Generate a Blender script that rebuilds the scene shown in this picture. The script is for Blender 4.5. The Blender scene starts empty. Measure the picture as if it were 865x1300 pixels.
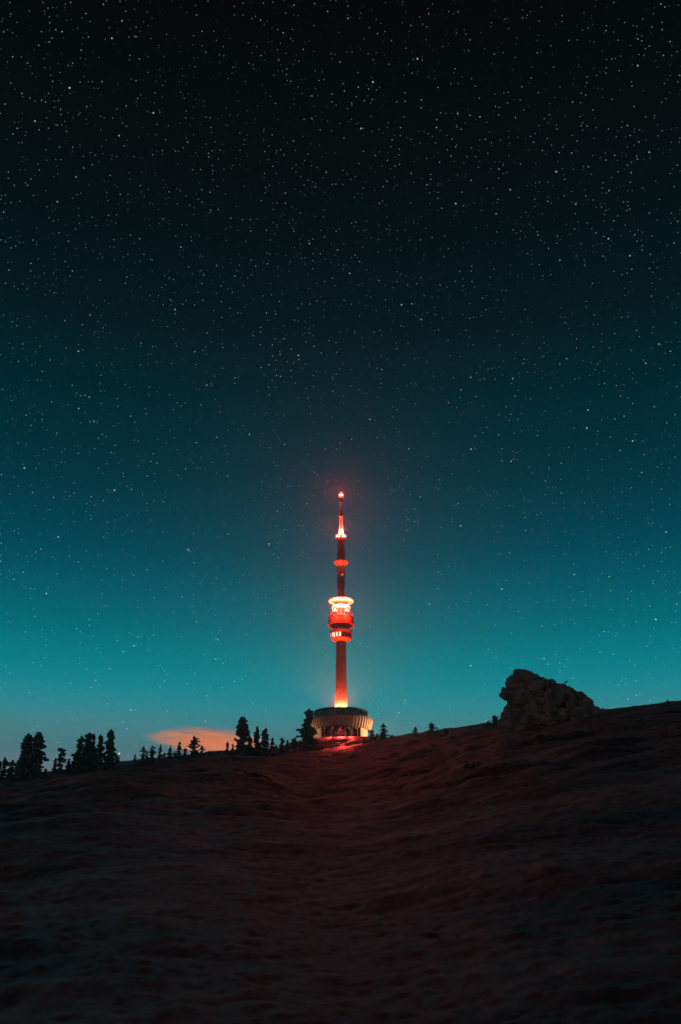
import bpy, bmesh, math, random
import numpy as np

# ------------------------------------------------------------------ camera
EYE = 1.7
PITCH = math.radians(22.8)
FPX, CX, CY = 1200.0, 432.5, 650.0        # lens of 33 mm on a 36 mm high frame
scene = bpy.context.scene
col = scene.collection
cam_d = bpy.data.cameras.new("camera")
cam_d.sensor_fit = 'VERTICAL'
cam_d.sensor_height = 36.0
cam_d.lens = 36.0 * FPX / 1300.0
cam_d.clip_start = 0.1
cam_d.clip_end = 120000.0
cam = bpy.data.objects.new("camera", cam_d)
col.objects.link(cam)
cam.location = (0, 0, EYE)
cam.rotation_euler = (math.radians(90) + PITCH, 0, 0)
scene.camera = cam

# ------------------------------------------------------------------ sky, sun, exposure
SUN_EL, SUN_AZ = 16.0, -148.0            # a low dull moon behind the viewer
world = bpy.data.worlds.new("World")
scene.world = world
world.use_nodes = True
wn, wl = world.node_tree.nodes, world.node_tree.links
wn.clear()


def N(tree, typ, **kw):
    n = tree.nodes.new(typ)
    for k, v in kw.items():
        setattr(n, k, v)
    return n


def math_node(tree, op, a, b=None, clamp=False):
    n = tree.nodes.new('ShaderNodeMath')
    n.operation = op
    n.use_clamp = clamp
    for i, v in enumerate((a, b)):
        if v is None:
            continue
        if isinstance(v, (int, float)):
            n.inputs[i].default_value = v
        else:
            tree.links.new(v, n.inputs[i])
    return n.outputs[0]


def lin(r, g, b):
    def f(c):
        c /= 255.0
        return c / 12.92 if c <= 0.04045 else ((c + 0.055) / 1.055) ** 2.4
    return (f(r), f(g), f(b), 1.0)


wt = world.node_tree
out = N(wt, 'ShaderNodeOutputWorld')
tc = N(wt, 'ShaderNodeTexCoord')
nrm = N(wt, 'ShaderNodeVectorMath', operation='NORMALIZE')
wl.new(tc.outputs['Generated'], nrm.inputs[0])
sep = N(wt, 'ShaderNodeSeparateXYZ')
wl.new(nrm.outputs[0], sep.inputs[0])
el = math_node(wt, 'MULTIPLY', math_node(wt, 'ARCSINE', sep.outputs['Z']), 180 / math.pi / 60.0)
ramp = N(wt, 'ShaderNodeValToRGB')
ramp.color_ramp.interpolation = 'LINEAR'
wl.new(el, ramp.inputs[0])
stops = [
    (0.0, (112, 122, 128)), (6.9, (108, 122, 128)), (7.5, (102, 122, 128)), (8.39, (80, 120, 128)), (9.77, (70, 131, 139)),
    (10.9, (48, 138, 147)), (12.04, (22, 136, 146)), (13.18, (4, 128, 138)), (14.33, (0, 119, 129)),
    (15.49, (0, 107, 118)), (17.81, (0, 88, 101)), (20.16, (0, 70, 84)), (22.51, (0, 59, 72)), (24.86, (0, 49, 60)),
    (29.54, (1, 36, 44)), (34.12, (3, 25, 30)), (38.55, (4, 18, 20)), (42.79, (5, 14, 15)), (46.81, (5, 11, 11)),
    (50.58, (5, 8, 8)), (58.0, (4, 6, 6)),]
cr = ramp.color_ramp
while len(cr.elements) < len(stops):
    cr.elements.new(0.5)
for e, (p, c) in zip(cr.elements, stops):
    e.position = p / 60.0
    e.color = lin(*c)


# stars: points scattered through direction space, sizes and tints random per star
def star_layer(scale, radius, gain, power):
    v = N(wt, 'ShaderNodeTexVoronoi', voronoi_dimensions='3D', feature='F1')
    v.inputs['Scale'].default_value = scale
    wl.new(nrm.outputs[0], v.inputs['Vector'])
    mask = math_node(wt, 'SUBTRACT', 1.0, math_node(wt, 'DIVIDE', v.outputs['Distance'], radius * scale), True)
    mask = math_node(wt, 'POWER', mask, 0.7)
    sc = N(wt, 'ShaderNodeSeparateColor')
    wl.new(v.outputs['Color'], sc.inputs[0])
    br = math_node(wt, 'MULTIPLY', math_node(wt, 'POWER', sc.outputs[0], power), gain)
    amount = math_node(wt, 'MULTIPLY', mask, br)
    tint = N(wt, 'ShaderNodeValToRGB')
    tint.color_ramp.elements[0].color = (1.0, 0.62, 0.45, 1)
    tint.color_ramp.elements[1].color = (0.55, 0.85, 1.0, 1)
    m = tint.color_ramp.elements.new(0.45)
    m.color = (0.95, 0.92, 0.88, 1)
    wl.new(sc.outputs[1], tint.inputs[0])
    mix = N(wt, 'ShaderNodeVectorMath', operation='SCALE')
    wl.new(tint.outputs[0], mix.inputs[0])
    wl.new(amount, mix.inputs['Scale'])
    return mix.outputs[0]


s1 = star_layer(255.0, 0.00062, 0.5, 2.4)
s2 = star_layer(95.0, 0.00084, 1.1, 3.0)
addA = N(wt, 'ShaderNodeVectorMath', operation='ADD')
wl.new(s1, addA.inputs[0]); wl.new(s2, addA.inputs[1])
# stars drown in the brighter air near the horizon
fade = N(wt, 'ShaderNodeMapRange')
fade.inputs['From Min'].default_value = 5 / 60.0
fade.inputs['From Max'].default_value = 32 / 60.0
fade.inputs['To Min'].default_value = 1.9
fade.inputs['To Max'].default_value = 1.0
wl.new(el, fade.inputs['Value'])
patch = N(wt, 'ShaderNodeTexNoise')          # richer and poorer star fields
patch.inputs['Scale'].default_value = 7.0
patch.inputs['Detail'].default_value = 3
wl.new(nrm.outputs[0], patch.inputs['Vector'])
pm_ = N(wt, 'ShaderNodeMapRange')
pm_.inputs['From Min'].default_value = 0.35; pm_.inputs['From Max'].default_value = 0.65
pm_.inputs['To Min'].default_value = 0.5; pm_.inputs['To Max'].default_value = 1.2
wl.new(patch.outputs['Fac'], pm_.inputs['Value'])
fade_out = math_node(wt, 'MULTIPLY', fade.outputs[0], pm_.outputs[0])
sfade = N(wt, 'ShaderNodeVectorMath', operation='SCALE')
wl.new(addA.outputs[0], sfade.inputs[0]); wl.new(fade_out, sfade.inputs['Scale'])
addB = N(wt, 'ShaderNodeVectorMath', operation='ADD')
wl.new(ramp.outputs[0], addB.inputs[0]); wl.new(sfade.outputs[0], addB.inputs[1])
bg1 = N(wt, 'ShaderNodeBackground')
bg1.inputs['Strength'].default_value = 1.0
wl.new(addB.outputs[0], bg1.inputs['Color'])
sky = N(wt, 'ShaderNodeTexSky', sky_type='NISHITA')
sky.sun_disc = False
sky.sun_elevation = math.radians(SUN_EL)
sky.sun_rotation = math.radians(SUN_AZ)
bg2 = N(wt, 'ShaderNodeBackground')
bg2.inputs['Strength'].default_value = 0.00005
wl.new(sky.outputs[0], bg2.inputs['Color'])
addS = N(wt, 'ShaderNodeAddShader')
wl.new(bg1.outputs[0], addS.inputs[0]); wl.new(bg2.outputs[0], addS.inputs[1])
wl.new(addS.outputs[0], out.inputs['Surface'])
world.cycles.sampling_method = 'MANUAL'
world.cycles.sample_map_resolution = 512

sun_d = bpy.data.lights.new("sun", 'SUN')
sun_d.energy = 0.10
sun_d.angle = math.radians(6)
sun_d.color = (1.0, 0.36, 0.32)
sun = bpy.data.objects.new("sun", sun_d)
col.objects.link(sun)
# the lamp points away from where the sun stands
_az, _el = math.radians(SUN_AZ), math.radians(SUN_EL)
from mathutils import Vector, Matrix
sdir = Vector((math.sin(_az) * math.cos(_el), math.cos(_az) * math.cos(_el), math.sin(_el)))
sun.rotation_euler = (-sdir).to_track_quat('-Z', 'Y').to_euler()

vs = scene.view_settings
vs.view_transform = 'Standard'
vs.look = 'None'
vs.exposure = 0.0
vs.gamma = 1.0
vs.use_curve_mapping = False
scene.render.engine = 'CYCLES'
scene.cycles.volume_bounces = 0
scene.cycles.max_bounces = 4
scene.cycles.sample_clamp_indirect = 2.0


# ------------------------------------------------------------------ helpers
def ray(px, py):
    """horizontal unit direction and rise per metre for a direction of view"""
    a, b = (px - CX) / FPX, (CY - py) / FPX
    d = (a, math.cos(PITCH) - b * math.sin(PITCH), math.sin(PITCH) + b * math.cos(PITCH))
    h = math.hypot(d[0], d[1])
    return d[0] / h, d[1] / h, d[2] / h


def tag(o, label, cat, group=None):
    o["label"] = label
    o["category"] = cat
    if group:
        o["group"] = group
    return o


def empty(name, loc, rz=0.0):
    o = bpy.data.objects.new(name, None)
    col.objects.link(o)
    o.location = loc
    o.rotation_euler = (0, 0, rz)
    o.empty_display_size = 0.5
    return o


def link(name, me, mat, parent=None, smooth=False):
    if mat and not me.materials:
        me.materials.append(mat)
    if smooth:
        me.polygons.foreach_set('use_smooth', [True] * len(me.polygons))
    o = bpy.data.objects.new(name, me)
    col.objects.link(o)
    o.parent = parent
    return o


def mesh_np(name, verts, faces):
    """verts (n,3), faces (m,k) arrays"""
    me = bpy.data.meshes.new(name)
    verts = np.asarray(verts, dtype=np.float32)
    faces = np.asarray(faces, dtype=np.int32)
    k = faces.shape[1]
    me.vertices.add(len(verts)); me.vertices.foreach_set('co', verts.ravel())
    me.loops.add(faces.size); me.loops.foreach_set('vertex_index', faces.ravel())
    me.polygons.add(len(faces))
    me.polygons.foreach_set('loop_start', np.arange(0, faces.size, k, dtype=np.int32))
    me.update(calc_edges=True)
    me.validate()
    return me


def bm_mesh(name, bm):
    bmesh.ops.recalc_face_normals(bm, faces=bm.faces)
    me = bpy.data.meshes.new(name)
    bm.to_mesh(me); bm.free()
    return me


def lathe(profile, seg=64, bm=None, closed=False):
    """revolve [(radius, z), ...] about Z"""
    bm = bm or bmesh.new()
    rings = []
    for r, z in profile:
        rings.append([bm.verts.new((r * math.sin(2 * math.pi * i / seg), -r * math.cos(2 * math.pi * i / seg), z))
                      for i in range(seg)] if r > 1e-4 else [bm.verts.new((0, 0, z))])
    pairs = list(zip(rings, rings[1:]))
    if closed:
        pairs.append((rings[-1], rings[0]))
    for A, B in pairs:
        for i in range(seg):
            j = (i + 1) % seg
            if len(A) == 1 and len(B) == 1:
                continue
            if len(A) == 1:
                bm.faces.new((A[0], B[j], B[i]))
            elif len(B) == 1:
                bm.faces.new((A[i], A[j], B[0]))
            else:
                bm.faces.new((A[i], A[j], B[j], B[i]))
    return bm


def box(bm, sx, sy, sz, loc=(0, 0, 0), rz=0.0, rx=0.0):
    m = Matrix.Translation(loc) @ Matrix.Rotation(rz, 4, 'Z') @ Matrix.Rotation(rx, 4, 'X') @ Matrix.Diagonal((sx, sy, sz, 1))
    bmesh.ops.create_cube(bm, size=1.0, matrix=m)
    return bm


# ------------------------------------------------------------------ materials
def material(name, color, rough=0.7, metal=0.0, noise=None, bump=None, emit=None, spec=0.5):
    """noise = (scale, other colour); bump = (scale, strength, distance); emit = (colour, strength)"""
    m = bpy.data.materials.new(name)
    m.use_nodes = True
    t = m.node_tree
    b = t.nodes['Principled BSDF']
    b.inputs['Base Color'].default_value = (*color, 1)
    b.inputs['Roughness'].default_value = rough
    b.inputs['Metallic'].default_value = metal
    b.inputs['Specular IOR Level'].default_value = spec
    co = N(t, 'ShaderNodeTexCoord').outputs['Object']
    if noise:
        n = N(t, 'ShaderNodeTexNoise')
        n.inputs['Scale'].default_value = noise[0]
        n.inputs['Detail'].default_value = 6
        t.links.new(co, n.inputs['Vector'])
        r = N(t, 'ShaderNodeValToRGB')
        r.color_ramp.elements[0].position = 0.35
        r.color_ramp.elements[1].position = 0.65
        r.color_ramp.elements[0].color = (*color, 1)
        r.color_ramp.elements[1].color = (*noise[1], 1)
        t.links.new(n.outputs['Fac'], r.inputs[0])
        t.links.new(r.outputs[0], b.inputs['Base Color'])
    if bump:
        n = N(t, 'ShaderNodeTexNoise')
        n.inputs['Scale'].default_value = bump[0]
        n.inputs['Detail'].default_value = 5
        t.links.new(co, n.inputs['Vector'])
        bp = N(t, 'ShaderNodeBump')
        bp.inputs['Strength'].default_value = bump[1]
        bp.inputs['Distance'].default_value = bump[2]
        t.links.new(n.outputs['Fac'], bp.inputs['Height'])
        t.links.new(bp.outputs[0], b.inputs['Normal'])
    if emit:
        b.inputs['Emission Color'].default_value = (*emit[0], 1)
        b.inputs['Emission Strength'].default_value = emit[1]
        m.cycles.emission_sampling = 'NONE'      # a point light in each lamp does the lighting
    return m


RED = (1.0, 0.062, 0.028)
M = {
    'concrete': material('concrete', (0.17, 0.14, 0.13), 0.85, noise=(0.25, (0.11, 0.09, 0.085)), bump=(2.0, 0.3, 0.05)),
    'cladding': material('cream_cladding', (0.42, 0.31, 0.24), 0.75, noise=(0.4, (0.33, 0.24, 0.18))),
    'metal': material('grey_metal', (0.25, 0.25, 0.25), 0.5, 0.4, noise=(0.8, (0.15, 0.15, 0.15))),
    'dark_metal': material('dark_metal', (0.05, 0.05, 0.052), 0.55, 0.3),
    'panel': material('antenna_panel', (0.16, 0.15, 0.145), 0.6, noise=(1.0, (0.09, 0.085, 0.08))),
    'white_paint': material('white_paint', (0.72, 0.70, 0.66), 0.55, noise=(0.6, (0.55, 0.53, 0.50))),
    'red_paint': material('red_paint', (0.50, 0.03, 0.02), 0.55, noise=(0.6, (0.36, 0.025, 0.02))),
    'orange_paint': material('orange_paint', (0.60, 0.16, 0.07), 0.6, noise=(0.6, (0.45, 0.11, 0.05))),
    'glass': material('dark_glass', (0.012, 0.014, 0.016), 0.22),
    'lit_glass': material('lit_window', (0.8, 0.75, 0.65), 0.3, emit=((1.0, 0.78, 0.55), 1.6)),
    'dim_glass': material('dim_window', (0.3, 0.3, 0.25), 0.3, emit=((1.0, 0.55, 0.28), 0.35)),
    'roof': material('roof_felt', (0.07, 0.068, 0.066), 0.9, noise=(0.7, (0.045, 0.045, 0.045))),
    'lens_red': material('red_lamp_lens', (0.6, 0.05, 0.03), 0.3, emit=((1.0, 0.16, 0.085), 22.0)),
    'halo_dome': material('halo_dome', (0.5, 0.03, 0.02), 0.3, emit=((1.0, 0.05, 0.04), 2.2)),  # red halo round each lamp, put into a glowing lens colour
    'dim_red': material('dim_red_lens', (0.5, 0.05, 0.03), 0.3, emit=((1.0, 0.10, 0.05), 0.4)),
    'lens_warm': material('warm_lamp_lens', (0.7, 0.6, 0.4), 0.3, emit=((1.0, 0.62, 0.32), 12.0)),
    'bark': material('bark', (0.06, 0.045, 0.035), 0.95, noise=(3.0, (0.035, 0.028, 0.022))),
    'needles': material('frosted_needles', (0.035, 0.045, 0.035), 0.9, noise=(1.2, (0.16, 0.13, 0.125)), spec=0.1),
    'rime': material('rime_crust', (0.38, 0.22, 0.20), 0.95, noise=(0.45, (0.11, 0.066, 0.062)), bump=(2.2, 0.9, 0.3), spec=0.15),
    'twig': material('bare_twig', (0.05, 0.04, 0.033), 0.95),
}


# ------------------------------------------------------------------ terrain
def _hash(ix, iy, s):
    h = (ix.astype(np.int64) * 374761393 + iy.astype(np.int64) * 668265263 + s * 1442695041) & 0xFFFFFFFF
    h = ((h ^ (h >> 13)) * 1274126177) & 0xFFFFFFFF
    return ((h ^ (h >> 16)) & 0xFFFF) / 65535.0


def vnoise(x, y, s=0):
    ix, iy = np.floor(x), np.floor(y)
    fx, fy = x - ix, y - iy
    fx = fx * fx * fx * (fx * (fx * 6 - 15) + 10); fy = fy * fy * fy * (fy * (fy * 6 - 15) + 10)
    a, b = _hash(ix, iy, s), _hash(ix + 1, iy, s)
    c, d = _hash(ix, iy + 1, s), _hash(ix + 1, iy + 1, s)
    return (a + (b - a) * fx) * (1 - fy) + (c + (d - c) * fx) * fy - 0.5


def fbm(x, y, octaves=4, s=0, gain=0.5):
    v, a = 0, 1.0
    for o in range(octaves):
        v = v + a * vnoise(x * 2 ** o + 17.3 * o, y * 2 ** o - 9.1 * o, s + o)
        a *= gain
    return v


def smooth(a, b, x):
    t = np.clip((x - a) / (b - a), 0, 1)
    return t * t * (3 - 2 * t)


_sky_px = [(-200, 1001), (0, 989), (60, 981), (100, 976), (150, 967), (200, 963), (260, 956), (300, 952), (350, 951),
           (400, 951), (440, 947), (470, 940), (490, 937), (520, 932), (560, 927), (600, 921), (640, 916), (700, 912),
           (760, 903), (800, 898), (865, 891), (1065, 866)]
_phi, _T = [], []
for _x, _y in _sky_px:
    _dx, _dy, _t = ray(_x, _y)
    _phi.append(math.atan2(_dx, _dy)); _T.append(_t)
_rc_px = [(-200, 300), (0, 310), (150, 350), (300, 430), (380, 535), (485, 535), (540, 440), (600, 370), (650, 310), (700, 280), (1065, 260)]
_rphi = [math.atan2(*ray(x, 950)[:2]) for x, _ in _rc_px]
_rval = [r for _, r in _rc_px]


def _soften(xs, ys, sig, fine):
    v = np.interp(fine, xs, ys)
    h = fine[1] - fine[0]
    k = np.exp(-0.5 * (np.arange(-int(4 * sig / h), int(4 * sig / h) + 1) * h / sig) ** 2)
    p = len(k) // 2
    v = np.concatenate([np.full(p, v[0]), v, np.full(p, v[-1])])
    return np.convolve(v, k / k.sum(), 'valid')


_fine = np.linspace(-1.2, 1.2, 1201)
_T = _soften(_phi, _T, 0.012, _fine)
_rval = _soften(_rphi, _rval, 0.05, _fine)
_phi = _rphi = _fine
TD = 553.0                                  # distance of the tower's axis
TX = TD * (433.2 - CX) / FPX / math.cos(PITCH)


def tz(py):
    return EYE + TD * ray(433.2, py)[2]


def tm(py, hw):
    """metres for hw pixels at the tower axis, at the height seen at row py"""
    return hw * (TD * math.cos(PITCH) + (tz(py) - EYE) * math.sin(PITCH)) / FPX


PAD_Z = tz(944.5)


def ground_base(x, y):
    x = np.asarray(x, dtype=np.float64); y = np.asarray(y, dtype=np.float64)
    r = np.hypot(x, y) + 1e-6
    phi = np.arctan2(x, y)
    Tin = np.interp(phi, _phi, _T)
    Tout = 0.170 * np.cos(phi) + 0.115 * np.sin(phi)
    k = smooth(0.34, 0.75, np.abs(phi))
    T = Tin * (1 - k) + Tout * k
    rc = np.interp(phi, _rphi, _rval)
    zc = EYE * np.sign(T) * np.minimum(1, np.abs(T) / 0.05) + T * rc
    zin = zc * (np.minimum(r, rc) / rc) ** 1.22
    t = np.maximum(r - rc, 0)
    s0 = 1.22 * T
    t1 = 60.0
    kk = (s0 + 0.2) / (2 * t1)
    ta = np.minimum(t, t1)
    z = zin + s0 * ta - kk * ta * ta - 0.2 * np.maximum(t - t1, 0)
    v = (z + 250) / 30.0
    z = -250 + 30 * np.where(v > 20, v, np.log1p(np.exp(np.minimum(v, 20))))
    return z, r, rc


def ground(x, y):
    x = np.asarray(x, dtype=np.float64); y = np.asarray(y, dtype=np.float64)
    z, r, rc = ground_base(x, y)
    near = smooth(3, 40, r)
    mid = smooth(40, 160, r)
    # wind drifts stretched across the slope, hummocks, tussocks
    hum = np.abs(fbm(x / 17.0, y / 15.0, 3, 41))               # rounded hummocks with creases between
    n = near * (0.40 * fbm(x / 8.0, y / 8.0, 5, 3, 0.55) + 1.7 * (hum - 0.25))
    n = n + 0.15 * smooth(1, 10, r) * np.abs(fbm(x / 2.6, y / 2.4, 5, 11, 0.62))
    n = n + mid * 2.6 * fbm(x / 52.0, y / 42.0, 4, 21) * (1 - 0.8 * smooth(0.6, 1.0, r / rc))
    n = n + 1.3 * smooth(50, 130, r) * (np.abs(fbm(x / 8.0, y / 7.0, 4, 51, 0.55)) - 0.15)
    n = n + 0.07 * fbm(x / 0.8, y / 0.8, 4, 31, 0.65) * smooth(150, 30, r)
    n = n * smooth(4000, 900, r) * (1 - 0.5 * smooth(0.7, 1.0, r / rc))
    d = np.hypot(x - TX, y - TD)
    k = smooth(20, 62, d)
    return (z + n) * k + (PAD_Z + 0.25 * n) * (1 - k)


def gz(x, y):
    return float(ground(np.array([x]), np.array([y]))[0])


ang = np.concatenate([np.linspace(-math.pi, -0.62, 70, endpoint=False), np.linspace(-0.62, -0.40, 40, endpoint=False),
                      np.linspace(-0.40, 0.40, 760, endpoint=False), np.linspace(0.40, 0.62, 40, endpoint=False),
                      np.linspace(0.62, math.pi, 70, endpoint=False)])
rad = np.concatenate([np.geomspace(0.8, 130, 520, endpoint=False), np.linspace(130, 620, 330, endpoint=False),
                      np.geomspace(620, 30000, 50)])
A, Rr = np.meshgrid(ang, rad)
X, Y = Rr * np.sin(A), Rr * np.cos(A)
Z = ground(X, Y)
na, nr = len(ang), len(rad)
verts = np.concatenate([np.stack([X, Y, Z], -1).reshape(-1, 3), [[0, 0, 0]]])
i = np.arange(na); j = (i + 1) % na
q = [np.stack([k * na + i, (k + 1) * na + i, (k + 1) * na + j, k * na + j], -1) for k in range(nr - 1)]
faces = np.concatenate(q + [np.stack([np.full(na, nr * na), i, j, np.full(na, nr * na)], -1)[:0]])
me = mesh_np('hillside', verts[:-1], faces)
# close the small hole under the camera
bm = bmesh.new(); bm.from_mesh(me); bm.verts.ensure_lookup_table()
bm.faces.new([bm.verts[k] for k in range(na)][::-1])
bmesh.ops.recalc_face_normals(bm, faces=bm.faces)
bm.to_mesh(me); bm.free()

gm = bpy.data.materials.new('frozen_heath')
gm.use_nodes = True
t = gm.node_tree
b = t.nodes['Principled BSDF']
co = N(t, 'ShaderNodeTexCoord').outputs['Object']


def noise(scale, detail=6, rough=0.55, stretch=None):
    n = N(t, 'ShaderNodeTexNoise')
    n.inputs['Scale'].default_value = scale
    n.inputs['Detail'].default_value = detail
    n.inputs['Roughness'].default_value = rough
    src = co
    if stretch:
        mp = N(t, 'ShaderNodeMapping')
        mp.inputs['Rotation'].default_value = (0, 0, 0.35)
        mp.inputs['Scale'].default_value = stretch
        t.links.new(co, mp.inputs['Vector'])
        src = mp.outputs[0]
    t.links.new(src, n.inputs['Vector'])
    return n.outputs['Fac']


r1 = N(t, 'ShaderNodeValToRGB')
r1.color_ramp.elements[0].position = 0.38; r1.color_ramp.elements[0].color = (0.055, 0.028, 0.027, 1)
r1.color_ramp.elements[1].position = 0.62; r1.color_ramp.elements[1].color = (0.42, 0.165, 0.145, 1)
t.links.new(noise(0.055, 8, 0.6, (1, 2.2, 1)), r1.inputs[0])
r2 = N(t, 'ShaderNodeValToRGB')
r2.color_ramp.elements[0].position = 0.36; r2.color_ramp.elements[0].color = (0.35, 0.33, 0.32, 1)
r2.color_ramp.elements[1].position = 0.60; r2.color_ramp.elements[1].color = (1, 1, 1, 1)
t.links.new(noise(0.9, 6, 0.6, (1, 1.8, 1)), r2.inputs[0])
mx = N(t, 'ShaderNodeMix', data_type='RGBA', blend_type='MULTIPLY')
mx.inputs['Factor'].default_value = 1.0
t.links.new(r1.outputs[0], mx.inputs['A']); t.links.new(r2.outputs[0], mx.inputs['B'])
t.links.new(mx.outputs['Result'], b.inputs['Base Color'])
b.inputs['Roughness'].default_value = 0.55
b.inputs['Specular IOR Level'].default_value = 0.25
bp = N(t, 'ShaderNodeBump')
bp.inputs['Strength'].default_value = 0.6
bp.inputs['Distance'].default_value = 0.22
t.links.new(noise(3.2, 12, 0.75), bp.inputs['Height'])
t.links.new(bp.outputs[0], b.inputs['Normal'])
hill = link('hillside', me, gm, None, True)
hill["kind"] = "structure"


# ------------------------------------------------------------------ broadcast tower
def build_tower():
    root = empty('broadcast_tower', (TX, TD, PAD_Z))
    tag(root, 'tall concrete broadcast tower with round base building and glowing red lamps', 'tower')
    Z0 = PAD_Z

    def h(py):
        return tz(py) - Z0

    def part(name, profile, mat, seg=64, parent=root, sm=True, closed=False):
        me = bm_mesh(name, lathe(profile, seg, closed=closed))
        o = link(name, me, M[mat], parent)
        if sm:
            for p in me.polygons:
                p.use_smooth = True
            me.set_sharp_from_angle(angle=math.radians(35))
        return o

    def around(name, me, mat, n, r, z, parent=root, off=0.0, skip=None, tilt=0.0, facing=0.0):
        res = []
        for k in range(n):
            a = 2 * math.pi * (k + off) / n
            if skip and skip(k, a):
                continue
            o = link(name, me, M[mat], parent)
            o.location = (r * math.sin(a), -r * math.cos(a), z)
            o.rotation_euler = (tilt, 0, a)
            res.append((o, a))
        return res

    def lamp_light(parent, loc, power, color=RED, size=0.25, cone=None, aim=None):
        ld = bpy.data.lights.new('lamp_light', 'SPOT' if cone else 'POINT')
        ld.energy = power
        ld.color = color
        ld.shadow_soft_size = size
        lo = bpy.data.objects.new('lamp_light', ld)
        col.objects.link(lo)
        lo.parent = parent
        lo.location = loc
        if cone:
            ld.spot_size = math.radians(cone)
            ld.spot_blend = 0.4
            lo.rotation_euler = Vector(aim).to_track_quat('-Z', 'Y').to_euler()
        return lo

    # ---- base building
    rL = tm(935, 34.0)
    rTop, rBot = tm(915, 39.4), tm(927, 36.2)
    zG, zRibB, zRibT = -1.5, h(928.0), h(915.0)
    zRoof = h(905.5)
    rU = tm(906, 33.6)
    # lower storey: drum with a wide glazed recess towards the valley
    open_a = math.radians(46)
    bm = bmesh.new()
    nseg = 72
    a0, a1 = open_a, 2 * math.pi - open_a
    ring = [(a0 + (a1 - a0) * k / nseg) for k in range(nseg + 1)]
    grid = []
    for r in (rL, rL - 0.7):
        for z in (zG, zRibB):
            grid.append([bm.verts.new((r * math.sin(a), -r * math.cos(a), z)) for a in ring])
    ob, ot, ib, it = grid
    for k in range(nseg):
        bm.faces.new((ob[k], ob[k + 1], ot[k + 1], ot[k])); bm.faces.new((ib[k], it[k], it[k + 1], ib[k + 1]))
        bm.faces.new((ot[k], ot[k + 1], it[k + 1], it[k])); bm.faces.new((ob[k], ib[k], ib[k + 1], ob[k + 1]))
    for k in (0, nseg):
        bm.faces.new((ob[k], ot[k], it[k], ib[k]))
    link('lower_wall', bm_mesh('lower_wall', bm), M['cladding'], root)
    rin = rL - 3.2
    glass = part('recess_wall', [(rin, zG), (rin, zRibB)], 'dark_metal', 72)
    pane = bm_mesh('entrance_pane', box(bmesh.new(), 2.15, 0.12, (zRibB - 0.8) * 0.9, (0, 0, 0)))
    around('entrance_pane', pane, 'glass', 36, rin + 0.1, zRibB * 0.5, skip=lambda k, a: not (a < open_a * 1.12 or a > 2 * math.pi - open_a * 1.12))
    colm = bm_mesh('column', lathe([(0, 0), (0.35, 0), (0.35, zRibB - zG), (0, zRibB - zG)], 12))
    for a in (-38, -23, -8, 8, 23, 38):
        c = link('column', colm, M['dark_metal'], root)
        aa = math.radians(a)
        c.location = ((rL - 0.6) * math.sin(aa), -(rL - 0.6) * math.cos(aa), zG)
    # ribbed ring
    part('soffit', [(rin - 0.5, zRibB), (rBot - 0.1, zRibB)], 'concrete', 96)
    part('ring_wall', [(rBot - 0.25, zRibB + 0.01), (rTop - 0.25, zRibT - 0.5), (rTop - 0.25, zRibT)], 'cladding', 96)
    bm = bmesh.new()
    nrib = 54
    hz = zRibT - zRibB
    tilt = math.atan2(rTop - rBot, hz)
    for k in range(nrib):
        a = 2 * math.pi * (k + 0.5) / nrib
        rm = (rTop + rBot) / 2 + 0.02
        box(bm, 0.75, 1.3, hz * 0.97, (rm * math.sin(a), -rm * math.cos(a), (zRibT + zRibB) / 2), a, tilt)
    ribs = link('cladding_rib', bm_mesh('cladding_rib', bm), M['cladding'], root)
    ribs["kind"] = "stuff"
    part('ring_cap', [(rTop + 0.25, zRibT), (rTop + 0.25, zRibT + 0.5), (rU - 0.3, zRibT + 0.5)], 'concrete', 96)
    part('ring_base', [(rBot - 0.3, zRibB - 0.02), (rBot + 0.3, zRibB - 0.02), (rBot + 0.3, zRibB + 0.35), (rBot - 0.2, zRibB + 0.35)], 'concrete', 96)
    # set-back glazed storey
    zb = zRibT + 0.52
    part('upper_wall', [(rU - 0.7, zb), (rU - 0.7, zRoof)], 'dark_metal', 96)
    npn = 28
    w = 2 * (rU - 0.5) * math.sin(math.pi / npn) * 0.93
    pane = bm_mesh('window_pane', box(bmesh.new(), w, 0.14, (zRoof - zb) * 0.8))
    around('window_pane', pane, 'glass', npn, (rU - 0.45) * math.cos(math.pi / npn), (zRoof + zb) / 2, off=0.5)
    mull = bm_mesh('mullion', box(bmesh.new(), 0.32, 0.5, zRoof - zb))
    around('mullion', mull, 'panel', npn, rU - 0.35, (zRoof + zb) / 2)
    part('roof_slab', [(0, zRoof), (rU + 0.4, zRoof), (rU + 0.4, zRoof + 0.75), (rU - 0.6, zRoof + 0.75),
                       (rU - 0.6, zRoof + 0.35), (0, zRoof + 0.35)], 'roof', 96)

    # ---- shaft
    zS = h(815.0)
    rS0, rS1 = tm(896, 8.0), tm(818, 6.3)
    prof = []
    for k in range(25):
        f = k / 24
        prof.append((rS0 + (rS1 - rS0) * (1 - (1 - f) ** 1.4), zRoof + (zS - zRoof) * f))
    part('shaft', prof, 'concrete', 48)
    seam = []
    for k in range(1, 12):
        f = k / 12
        r = rS0 + (rS1 - rS0) * (1 - (1 - f) ** 1.4)
        z = zRoof + (zS - zRoof) * f
        o = part('shaft_joint', [(r - 0.05, z - 0.10), (r + 0.035, z - 0.10), (r + 0.035, z + 0.10), (r - 0.05, z + 0.10)], 'concrete', 48)
    part('shaft_plinth', [(rS0 + 1.0, zRoof + 0.36), (rS0 + 1.0, zRoof + 1.5), (rS0 - 0.1, zRoof + 1.5)], 'concrete', 48)

    # ---- lower pod with the lookout windows
    r0, r1 = tm(812, 12.3), tm(805, 14.4)
    zA, zB, zC = h(812.0), h(805.3), h(801.8)
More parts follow.
